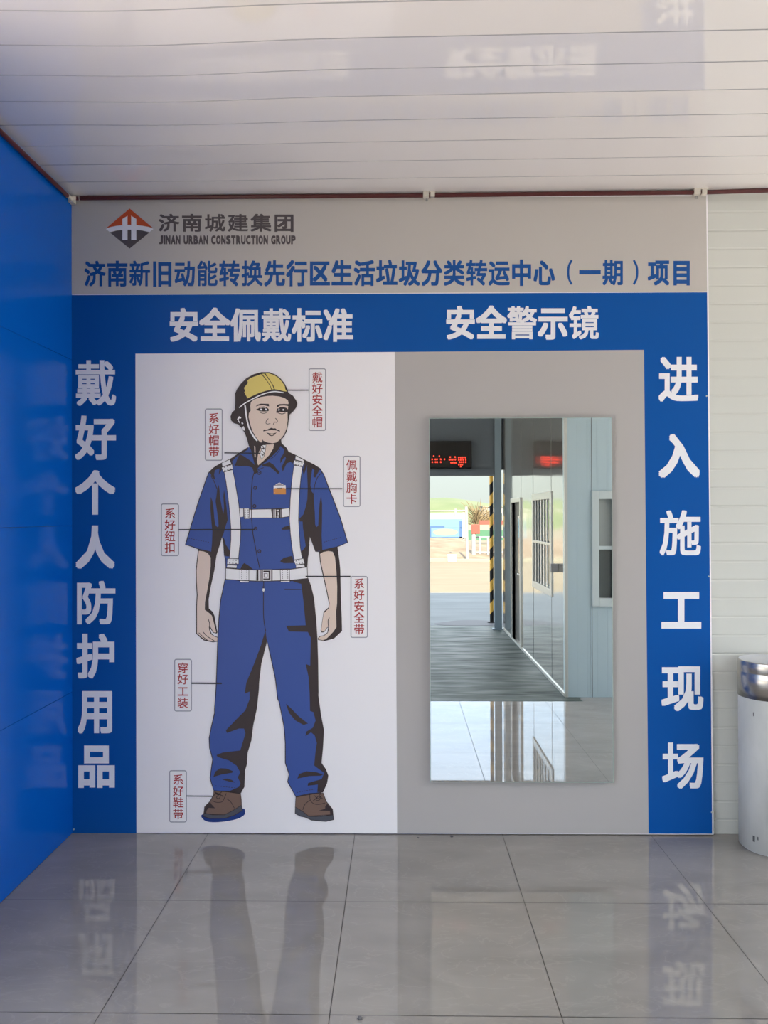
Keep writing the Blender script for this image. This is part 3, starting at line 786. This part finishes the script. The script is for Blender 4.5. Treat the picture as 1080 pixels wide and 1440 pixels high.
for (x0, x1, y0, y1, m_) in ((428, 447, 258, 386, 'p_ink'), (458, 485, 258, 386, 'p_mid'), (486, 498, 258, 386, 'p_ink'), (504, 570, 268, 286, 'p_ink'), (504, 570, 360, 374, 'p_ink'), (508, 555, 296, 352, 'p_mid'), (566, 584, 268, 374, 'p_ink'), (590, 606, 258, 386, 'p_mid'), (524, 548, 306, 340, 'p_strap')):
    bu.fill(Ec([(x0, y0), (x1, y0), (x1, y1), (x0, y1)]), m_, 2 if m_ != 'p_strap' else 3)
bu.build('belt_buckle', o_w)
bu = Art(17)
bu.fill(B([(102, 858), (238, 852), (242, 972), (120, 982)]), 'p_ink')
for (x0, x1, y0, y1, m_) in ((128, 140, 868, 970, 'p_mid'), (152, 162, 868, 970, 'p_strap'), (172, 205, 872, 884, 'p_strap'), (172, 205, 958, 968, 'p_strap'), (178, 206, 896, 946, 'p_mid'), (192, 200, 905, 940, 'p_strap'), (222, 232, 868, 968, 'p_mid')):
    bu.fill(B([(x0, y0), (x1, y0), (x1, y1), (x0, y1)]), m_, 1 if m_ != 'p_strap' else 2)
bu.build('chest_buckle', o_w)
bd = Art(14)
bd.fill(B([(135, 566), (286, 560), (290, 612), (135, 618)]), 'p_strap'); bd.fill(B([(135, 612), (150, 598), (270, 594), (290, 606), (290, 676), (135, 676)]), 'p_badge'); bd.fill(B([(160, 545), (258, 545), (262, 566), (158, 568)]), 'p_mid')
bd.line(B([(165, 552), (185, 545), (208, 530), (230, 545), (255, 552)]), .7, 'p_strap', 1); bd.line(B([(175, 600), (242, 597)]), .9, 'p_ink', 1); bd.line(B([(145, 655), (280, 652)]), 1.2, 'p_strap', 1)
bd.fill(B([(150, 640), (278, 636), (285, 672), (145, 674)]), 'p_badge', 2)
bd.build('chest_card', o_w)
# head
hd = Art(15)
hd.fill(T([(275, 240), (285, 215), (310, 180), (345, 145), (390, 120), (440, 106), (490, 106), (530, 122), (560, 145), (585, 175), (603, 210), (612, 238), (640, 255), (660, 285), (667, 305), (660, 330), (640, 355), (618, 375), (614, 400), (608, 440), (600, 480), (585, 510), (565, 535), (568, 560), (550, 590), (500, 640), (420, 710), (412, 725), (400, 700), (385, 640), (375, 600), (360, 570), (350, 530), (335, 490), (315, 460), (295, 437), (265, 428), (248, 410), (245, 385), (255, 360), (272, 345), (275, 300)]), 'p_ink')
hd.build('head_outline', o_w)
fc = Art(16)
fc.fill(H([(250, 600), (300, 560), (400, 525), (500, 508), (580, 505), (680, 515), (760, 540), (812, 577), (820, 612), (815, 680), (805, 760), (808, 880), (792, 1000), (757, 1090), (700, 1162), (640, 1213), (580, 1227), (520, 1218), (450, 1203), (400, 1213), (370, 1190), (310, 1110), (265, 1020), (235, 920), (215, 830), (220, 770), (246, 730), (240, 660)]), 'p_skin')
fc.fill(T([(460, 566), (520, 562), (515, 590), (490, 630), (455, 665), (420, 695), (412, 670), (420, 620), (440, 578)]), 'p_skin')
fc.fill(T([(395, 572), (402, 575), (404, 645), (397, 640)]), 'p_skin')
fi = lambda pts, m_='p_ink', dl=1: fc.fill(H(pts), m_, dl)
fi([(325, 668), (345, 642), (400, 625), (520, 628), (527, 668), (440, 648), (380, 652)])
fi([(640, 695), (645, 650), (680, 632), (750, 630), (822, 632), (818, 662), (750, 650), (690, 656), (655, 680)])
fi([(328, 713), (360, 700), (400, 672), (450, 668), (500, 690), (522, 712), (520, 737), (470, 744), (400, 742), (350, 727)])
fi([(635, 748), (645, 702), (690, 680), (740, 675), (790, 690), (812, 712), (806, 752), (740, 757), (680, 747), (640, 775)])
fi([(395, 700), (424, 703), (415, 730), (388, 724)], 'p_strap', 2); fi([(468, 698), (494, 704), (490, 730), (468, 724)], 'p_strap', 2)
fi([(664, 700), (690, 704), (682, 738), (660, 732)], 'p_mid', 2); fi([(733, 704), (756, 709), (750, 732), (733, 730)], 'p_strap', 2)
fl_ = lambda pts, w_, m_='p_ink', dl=1: fc.line(H(pts), w_, m_, dl, smooth=True)
fl_([(392, 690), (430, 681), (475, 688)], .8, 'p_skin', 2); fl_([(662, 695), (715, 664), (770, 670), (812, 700)], .9, 'p_skin', 2)
fl_([(380, 748), (420, 770), (470, 768), (500, 745)], .8); fl_([(660, 765), (720, 781), (775, 766)], 1.0)
fl_([(515, 850), (488, 878), (478, 915), (495, 935), (545, 925)], .8); fl_([(620, 845), (645, 868), (652, 890), (640, 908), (610, 905), (588, 942)], .9)
fi([(435, 1038), (450, 1015), (480, 1025), (530, 1003), (558, 990), (590, 1001), (620, 998), (650, 1020), (690, 1033), (690, 1052), (640, 1032), (560, 1025), (480, 1037), (440, 1047)])
fi([(483, 1060), (530, 1075), (570, 1080), (610, 1072), (642, 1060), (610, 1100), (570, 1120), (530, 1110)]); fi([(522, 1086), (570, 1092), (605, 1086), (570, 1108)], 'p_skin', 2)
fi([(415, 1155), (440, 1190), (480, 1204), (500, 1222), (430, 1220)])
fi([(40, 860), (70, 815), (105, 830), (100, 850), (72, 850), (60, 875), (85, 905), (75, 920)], 'p_strap'); fi([(105, 915), (125, 908), (137, 930), (115, 940)], 'p_strap'); fi([(110, 985), (140, 965), (160, 1010), (150, 1037), (125, 1015)], 'p_strap')
fc.build('face', o_w)
hm = Art(17)
hf = lambda pts, m_, dl=0: hm.fill(H(pts), m_, dl)
hf([(200, 545), (175, 500), (150, 455), (160, 430), (145, 385), (205, 310), (195, 275), (245, 235), (330, 205), (405, 178), (450, 230), (510, 310), (545, 370), (558, 412), (480, 430), (380, 460), (290, 500)], 'p_yellow')
hf([(420, 173), (455, 171), (500, 230), (550, 300), (586, 370), (596, 406), (568, 409), (545, 350), (490, 265), (440, 200)], 'p_yellow')
hf([(472, 165), (520, 165), (600, 190), (670, 235), (720, 290), (765, 360), (772, 405), (795, 442), (740, 435), (680, 418), (612, 406), (592, 350), (540, 270)], 'p_yellow')
hm.line(H([(72, 686), (140, 632), (250, 568), (360, 512), (460, 472), (560, 447), (640, 443), (745, 460)]), 1.5, 'p_strap', 1, smooth=True)
hm.build('helmet', o_w)
cs = Art(18)
cs.fill(H([(150, 645), (173, 650), (186, 760), (202, 870), (226, 970), (265, 1060), (312, 1130), (355, 1183), (340, 1197), (300, 1160), (250, 1080), (208, 990), (183, 890), (163, 770)]), 'p_strap')
bk = T([(436, 575), (452, 566), (470, 568), (466, 600), (456, 640), (442, 658), (430, 625), (440, 600)])
cs.fill(bk, 'p_strap'); cs.line(bk, .6, 'p_ink', 1, closed=True)
for p in (T([(440, 590), (462, 586)]), T([(446, 604), (458, 618), (448, 636)]), T([(436, 622), (450, 628)]), T([(450, 572), (456, 596)])):
    cs.line(p, 1.0, 'p_ink', 1)
cs.build('chin_strap', o_w)

# ------------------------------------------------------------------ THE MIRROR ON THE POSTER
mc = [on_wall(*p, y=-.03) for p in ((602.7, 588), (860, 586), (864, 1100), (605.3, 1101))]
x0 = (mc[0][0] + mc[3][0]) / 2; x1 = (mc[1][0] + mc[2][0]) / 2; z1 = (mc[0][1] + mc[1][1]) / 2; z0 = (mc[2][1] + mc[3][1]) / 2
mr = thing('wall_mirror', 'tall frameless mirror mounted on the grey half of the poster', 'mirror', ((x0 + x1) / 2, 0, z0))
b = MB(); b.box(x0 + .02, x1 - .02, -.004, -.024, z0 + .02, z1 - .02, 'mirror_back'); b.build('backing', mr)
b = MB(); e_ = .004
b.box(x0, x1, -.024, -.0298, z0, z1, 'mirror_edge'); b.build('glass_edge', mr, bevel=.001)
b = MB(); b.add([(x0 + e_, -.0301, z0 + e_), (x1 - e_, -.0301, z0 + e_), (x1 - e_, -.0301, z1 - e_), (x0 + e_, -.0301, z1 - e_)], [(0, 1, 2, 3)], 'mirror')
b.build('mirror_face', mr)

# ------------------------------------------------------------------ BIN BY THE WHITE WALL
R = 0.155
bx, by = 1.934, -0.130
bn = thing('cylindrical_bin', 'white cylindrical bin with stainless cap beside the poster', 'bin', (bx, by, 0))
b = MB(); b.lathe(bx, by, [(R - .012, 0.0), (R - .012, .008), (R, .010), (R, .79)], 'bin_white')
b.build('body', bn)
b = MB()
for (ang, z, w_, h_) in ((-102, .70, .004, .022), (-100, .712, .005, .01), (-72, .755, .003, .012), (-84, .56, .008, .006), (-146, .70, .004, .02), (-148, .06, .012, .03), (-139, .075, .006, .016), (-78, .19, .05, .002), (-70, .27, .04, .002), (-60, .50, .005, .03), (-112, .775, .003, .012)):
    a_ = math.radians(ang); rr_ = R + .0008
    vs = []
    for dz in (0, h_):
        for da in (0, w_ / R):
            vs.append((bx + rr_ * math.cos(a_ + da), by + rr_ * math.sin(a_ + da), z + dz))
    b = MB(); b.add(vs, [(0, 1, 3, 2)], 'scuff'); b.build('scuff_mark', bn)
b = MB(); b.lathe(bx, by, [(R, .785), (R + .003, .785), (R + .003, .911), (R + .001, .914), (R + .001, .916), (R + .003, .919), (R + .003, .968), (R + .001, .972), (R - .004, .973)], 'stainless', 96)
b.build('cap', bn)
b = MB(); b.lathe(bx, by, [(R - .004, .973), (R - .006, .971), (.01, .971), (.0001, .971)], 'lid'); b.build('lid', bn)

# ------------------------------------------------------------------ CONDUITS UNDER THE CEILING
def pipe_point(px, py): 
    x, z = on_wall(px, py, -.02); return (x, -.02, z)
cd = thing('conduit', 'dark red conduit running along the top of the poster wall', 'pipe', (0, -.02, HC - .02))
pts = [pipe_point(107, 278.7), pipe_point(350, 276.6), pipe_point(600, 274.8), pipe_point(800, 272.4), pipe_point(985, 270.6), pipe_point(1080, 267.8)]
pts.append((XR, -.02, pts[-1][2] + .02))
b = MB(); b.tube(pts, .0115, 'pipe'); b.build('pipe', cd)
for px, py, w_ in ((604, 274, .035), (985, 270.5, .038)):
    x, _, z = pipe_point(px, py)
    b = MB()
    b.box(x - w_, x + w_, -.003, -.037, z + .011, z + .018, 'clip'); b.box(x - w_, x - .004, -.003, -.038, z - .016, z + .011, 'clip'); b.box(x + .004, x + w_ * .8, -.003, -.036, z - .014, z + .011, 'clip')
    b.box(x - w_ * .6, x - w_ * .25, -.006, -.012, z - .03, z - .016, 'mirror_back')
    b.build('pipe_clip', cd, bevel=.002)
cl = thing('conduit', 'dark red conduit running along the top of the blue wall', 'pipe', (XL + .018, -1, HC - .03))
x, _, z = pipe_point(100, 279)
b = MB(); b.tube([(XL + .018, -.10, HC - .030), (XL + .018, -1.0, HC - .032), (XL + .018, -DL, HC - .030)], .0115, 'pipe'); b.build('pipe', cl)
b = MB(); b.tube([(XL + .018, -.10, HC - .03), (XL + .020, -.05, HC - .026), (XL + .03, -.02, z + .004), (XL + .055, -.02, z)], .012, 'clip'); b.box(XL + .002, XL + .03, -.012, -.05, HC - .045, HC - .012, 'clip'); b.build('pipe_clip', cl, bevel=.002)

# ------------------------------------------------------------------ THINGS AROUND THE GATEWAY, SEEN IN THE MIRROR
ld = thing('display_sign', 'black display sign with red lights above the gateway in the mirror', 'sign', (.2, -D2 + .1, 2.44))
b = MB(); b.box(-.75, 1.10, -D2 + .02, -D2 + .12, 2.44, 2.85, 'black'); b.build('housing', ld, bevel=.012)
b = MB(); b.box(-.71, 1.06, -D2 + .12, -D2 + .124, 2.475, 2.815, 'dark'); b.build('screen', ld)
b = MB()
def led(px, py):
    x = .47 + (px - 75) / 7.714 * .01086; z = 2.44 + (620 - py) / 7.714 * .01086
    b = MB(); b.box(x - .008, x + .008, -D2 + .124, -D2 + .128, z - .010, z + .010, 'led'); b.build('red_light', ld)
for y_, row_ in ((492, (115, 175)), (525, (98, 133, 150, 190, 230)), (555, (100, 135, 153, 190)), (502, (290, 343)), (528, (282, 298, 318, 345)), (560, (300, 318, 336, 352)), (506, (382, 402, 424, 452)), (530, (382, 402, 430, 456)), (556, (392, 412, 432, 456)), (582, (382, 402, 420)), (602, (402,))):
    for p in row_: led(p, y_)
bp = thing('barrier_pole', 'yellow and black striped pole by the gateway in the mirror', 'pole', (1.49, -8.5, 0))
px_, py_ = 1.49, -8.48
nst = 15; hp = 2.6
seg = hp / nst
for mname, off in (('black', 0), ('yellow', 1)):
    b = MB(); n_ = 20; r_ = .031
    for i in range(off, nst, 2):
        vs = []
        for k in range(n_ + 1):
            a_ = 2 * math.pi * k / n_; tilt = .035 * math.cos(a_)
            for zz_ in (i * seg, (i + 1) * seg):
                vs.append((px_ + r_ * math.cos(a_), py_ + r_ * math.sin(a_), min(hp, max(0, zz_ + (tilt if 0 < zz_ < hp else 0)))))
        b.add(vs, [(2 * k, 2 * k + 2, 2 * k + 3, 2 * k + 1) for k in range(n_)], mname, True)
    if off == 0: b.disc(px_, py_, hp, r_, 'black', 20)
    b.build('painted_band', bp)
b = MB(); b.lathe(px_, py_, [(.07, 0), (.07, .012), (.033, .014)], 'black', 24); b.build('base_plate', bp)
sb = MB(); sb.box(XC - .075, XC, -3.62, -3.70, 1.16, 1.245, 'mirror_back')
props(sb.build('switch_box', bevel=.008), 'small grey box on the glossy side wall beside the barred window', 'switch')
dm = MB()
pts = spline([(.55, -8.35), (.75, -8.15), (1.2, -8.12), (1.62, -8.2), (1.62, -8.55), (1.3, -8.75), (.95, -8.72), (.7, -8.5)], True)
dm.add([(x, y, .004) for x, y in pts], [tuple(range(len(pts)))], 'patch_dark')  # flat patch, darker than the ground around it
props(dm.build('dark_patch'), kind='structure')

# chips of dirt on the tiles
def speck(name, px, py, s, label):
    d = ray(px, py); t = -CAM.z / d.z; p = CAM + d * t
    bm = bmesh.new(); bmesh.ops.create_icosphere(bm, subdivisions=2, radius=s)
    rng = random.Random(px)
    for v in bm.verts:
        v.co *= rng.uniform(.75, 1.2); v.co.z *= .45
    zmin = min(v.co.z for v in bm.verts)
    for v in bm.verts: v.co.z -= zmin
    me = bpy.data.meshes.new(name); bm.to_mesh(me); bm.free(); me.materials.append(M['scuff'])
    o = bpy.data.objects.new(name, me); COL.objects.link(o); o.location = (p.x, p.y, 0)
    return props(o, label, 'chip')
speck('dirt_chip', 506, 1433, .009, 'dark chip on the tiles at the bottom of the view')
speck('dirt_chip', 635, 1177, .009, 'dark crumb at the foot of the poster under the mirror')
speck('dirt_chip', 588, 1178.5, .006, 'tiny crumb on the tiles by the white and grey join')

# ------------------------------------------------------------------ THE YARD BEYOND, SEEN IN THE MIRROR
def far(px, py, t):       # mirrored sight line -> point t metres along the virtual view
    return ((px - 561) / FOCAL * t, -(t - 4.27), 1.73 - (py - 725) / FOCAL * t)
T_ = 45.0
hb = thing('hoarding', 'white framed hoarding with pale blue panels beyond the yard', 'hoarding', (1.5, -(T_ - 4.27), 0))
Y = -(T_ - 4.27)
b = MB(); b.box(-4.0, 3.82, Y - .06, Y, .42, 1.88, 'w_paint')
for x in (-3.9, -1.3, 1.2, 3.7): b.box(x - .05, x + .05, Y - .2, Y - .06, 0, 1.9, 'w_paint')
b.build('backing_board', hb)
b = MB(); b.box(-3.8, 3.62, Y, Y + .01, .43, 1.52, 'cyan'); b.build('printed_sheet', hb)
b = MB()
b.box(-3.8, 2.6, Y + .01, Y + .015, 1.03, 1.12, 'hblue'); b.box(2.6, 3.6, Y + .01, Y + .015, 1.00, 1.03, 'hblue'); b.box(3.45, 3.62, Y + .01, Y + .015, .43, 1.4, 'hblue'); b.box(-3.8, 3.62, Y + .01, Y + .015, .43, .50, 'hblue')
for x in (-2.6, -.4, 1.78): b.box(x - .06, x + .06, Y + .01, Y + .015, .5, 1.03, 'hblue')
for (x, r_) in ((.7, .5), (2.65, .55), (-1.5, .5)):
    vs = [(x + r_ * 1.3 * math.cos(k * math.pi / 10), Y + .013, .77 + .2 * math.sin(k * math.pi / 10)) for k in range(20)]
    b.add(vs, [tuple(range(20))], 'hcream')
b.build('printed_panel', hb)
# tall white post with a rail
wp = thing('fence_post', 'tall white post at the end of the hoarding', 'post', (2.62, -25.7, 0))
b = MB(); b.tube([(2.60, -25.73, 0), (2.56, -25.73, 2.06)], .055, 'w_paint'); b.build('post', wp)
b = MB(); b.tube([(2.56, -25.73, 1.92), (1.9, -25.73, 1.90), (-6, -25.73, 1.90)], .02, 'w_paint', 8); b.build('rail', wp)
b = MB(); b.tube([(2.15, -25.73, 1.70), (2.15, -25.73, 1.98)], .04, 'w_paint', 10); b.build('bracket', wp)
# red sign on a white post
rs = thing('red_sign', 'red square sign on a short white post', 'sign', (3.12, -27.6, 0))
b = MB(); b.tube([(3.02, -27.63, 0), (3.02, -27.63, 1.0)], .085, 'w_paint'); b.build('post', rs)
b = MB(); b.box(2.92, 3.26, -27.60, -27.53, .98, 1.36, 'hred'); b.build('sign_board', rs, bevel=.01)
# white railing
ra = thing('railing', 'low white railing beside the red sign', 'railing', (3.8, -27.9, 0))
for x in (3.30, 3.62, 3.94, 4.3):
    b = MB(); b.tube([(x, -27.9, 0), (x, -27.9, .86)], .045, 'w_paint'); b.build('post', ra)
for z in (.22, .84):
    b = MB(); b.tube([(3.05, -27.9, z), (4.6, -27.9, z)], .03, 'w_paint', 8); b.build('rail', ra)
# green and red hoarding further off
gh = thing('hoarding', 'green and red site hoarding behind the white railing', 'hoarding', (5, -(48 - 4.27), 0))
Y2 = -(48 - 4.27)
b = MB(); b.box(4.1, 9.0, Y2 - .05, Y2, .2, .82, 'hgreen'); b.build('green_board', gh)
b = MB(); b.box(4.1, 9.0, Y2 - .05, Y2 - .001, .82, 1.15, 'hcream'); b.build('pale_board', gh)
b = MB(); b.box(4.9, 9.0, Y2 - .05, Y2, 1.15, 1.42, 'hred'); b.build('red_board', gh)
# small white building
wb = thing('site_building', 'small flat white building beyond the railing', 'building', (8.0, -66, 0))
b = MB(); b.box(7.6, 13, -70, -66, 0, 2.45, 'w_paint'); b.build('wall', wb)
b = MB(); b.box(7.5, 13.1, -70.1, -65.9, 2.45, 2.56, 'hcream'); b.build('roof', wb)
for x in (8.3, 10.2):
    b = MB(); b.box(x, x + .9, -66, -65.98, 1.1, 1.9, 'glass'); b.build('window', wb)
# concrete block on the yard edge and the low kerb
cb = MB(); cb.box(1.80, 2.14, -25.35, -25.05, -.004, .27, 'w_paint')
props(cb.build('concrete_block', bevel=.01), 'pale concrete block on the low kerb beyond the yard', 'block')
kb = MB(); kb.box(-30, 1.79, -25.3, -25.12, -.004, .13, 'hcream'); kb.box(2.15, 12, -25.3, -25.12, -.004, .10, 'hcream')
structure(kb, 'kerb')
# soil bank
sm = MB(); rng = random.Random(4)
NXs, NYs = 60, 14
vs, fs = [], []
for j in range(NYs + 1):
    for i in range(NXs + 1):
        x = -30 + 46 * i / NXs; y = -25.5 - 14.5 * j / NYs
        h = .52 * math.sin(min(1, j / 9) * math.pi / 2) if j < 12 else .5 * (NYs - j) / 2
        h *= 1.0 if x < 3.0 else max(.12, 1 - (x - 3.0) / 2.0)
        h += (rng.uniform(-.05, .07) if 0 < j < NYs else -.02)
        vs.append((x, y, h - .01))
for j in range(NYs):
    for i in range(NXs):
        a_ = j * (NXs + 1) + i; fs.append((a_, a_ + 1, a_ + NXs + 2, a_ + NXs + 1))
sm.add(vs, fs, 'sand', True)
structure(sm, 'terrain_soil_bank', recalc=True)
# distant grassy embankment
gm = MB(); vs, fs = [], []
for j in range(7):
    for i in range(41):
        x = -80 + 100 * i / 40; u = j / 6
        top = 4.3 + .4 * math.sin(x * .13) - (1.6 * max(0, (x - 8) / 10) if x > 8 else 0)
        vs.append((x, -100 - 22 * u, top * math.sin(u * math.pi / 2) - .05))
for j in range(6):
    for i in range(40):
        a_ = j * 41 + i; fs.append((a_, a_ + 1, a_ + 42, a_ + 41))
gm.add(vs, fs, 'meadow', True)
structure(gm, 'hill', recalc=True)
# bare tan tree
def dry_tree(x, y, h, seed, label, spread=1.0):
    r_ = random.Random(seed)
    t = thing('bare_tree', label, 'tree', (x, y, 0), 'bare trees beyond the yard')
    tr_ = MB(); tr_.tube([(x, y, 0), (x + .05, y, h * .25), (x, y, h * .5)], [.10, .08, .05], 'twig', 8); tr_.build('trunk', t)
    cr = MB()
    for k in range(110):
        z = h * r_.uniform(.12, .5); a_ = r_.uniform(0, 2 * math.pi); l = h * r_.uniform(.25, .5); el_ = r_.uniform(.5, 1.3)
        p = Vector((x, y, z)); q = p + Vector((math.cos(a_) * math.cos(el_) * spread, math.sin(a_) * math.cos(el_), math.sin(el_))) * l
        mid = (p + q) / 2 + Vector((r_.uniform(-.1, .1), r_.uniform(-.1, .1), r_.uniform(0, .1)))
        cr.tube([p, mid, q], [.035, .03, .012], 'twig', 4, caps=False)
    cr.build('twig_crown', t)
dry_tree(6.2, -58, 3.4, 1, 'bare tan tree just behind the tall white post', 1.2)
dry_tree(7.3, -60, 3.0, 2, 'smaller bare tan tree nearer the striped pole')
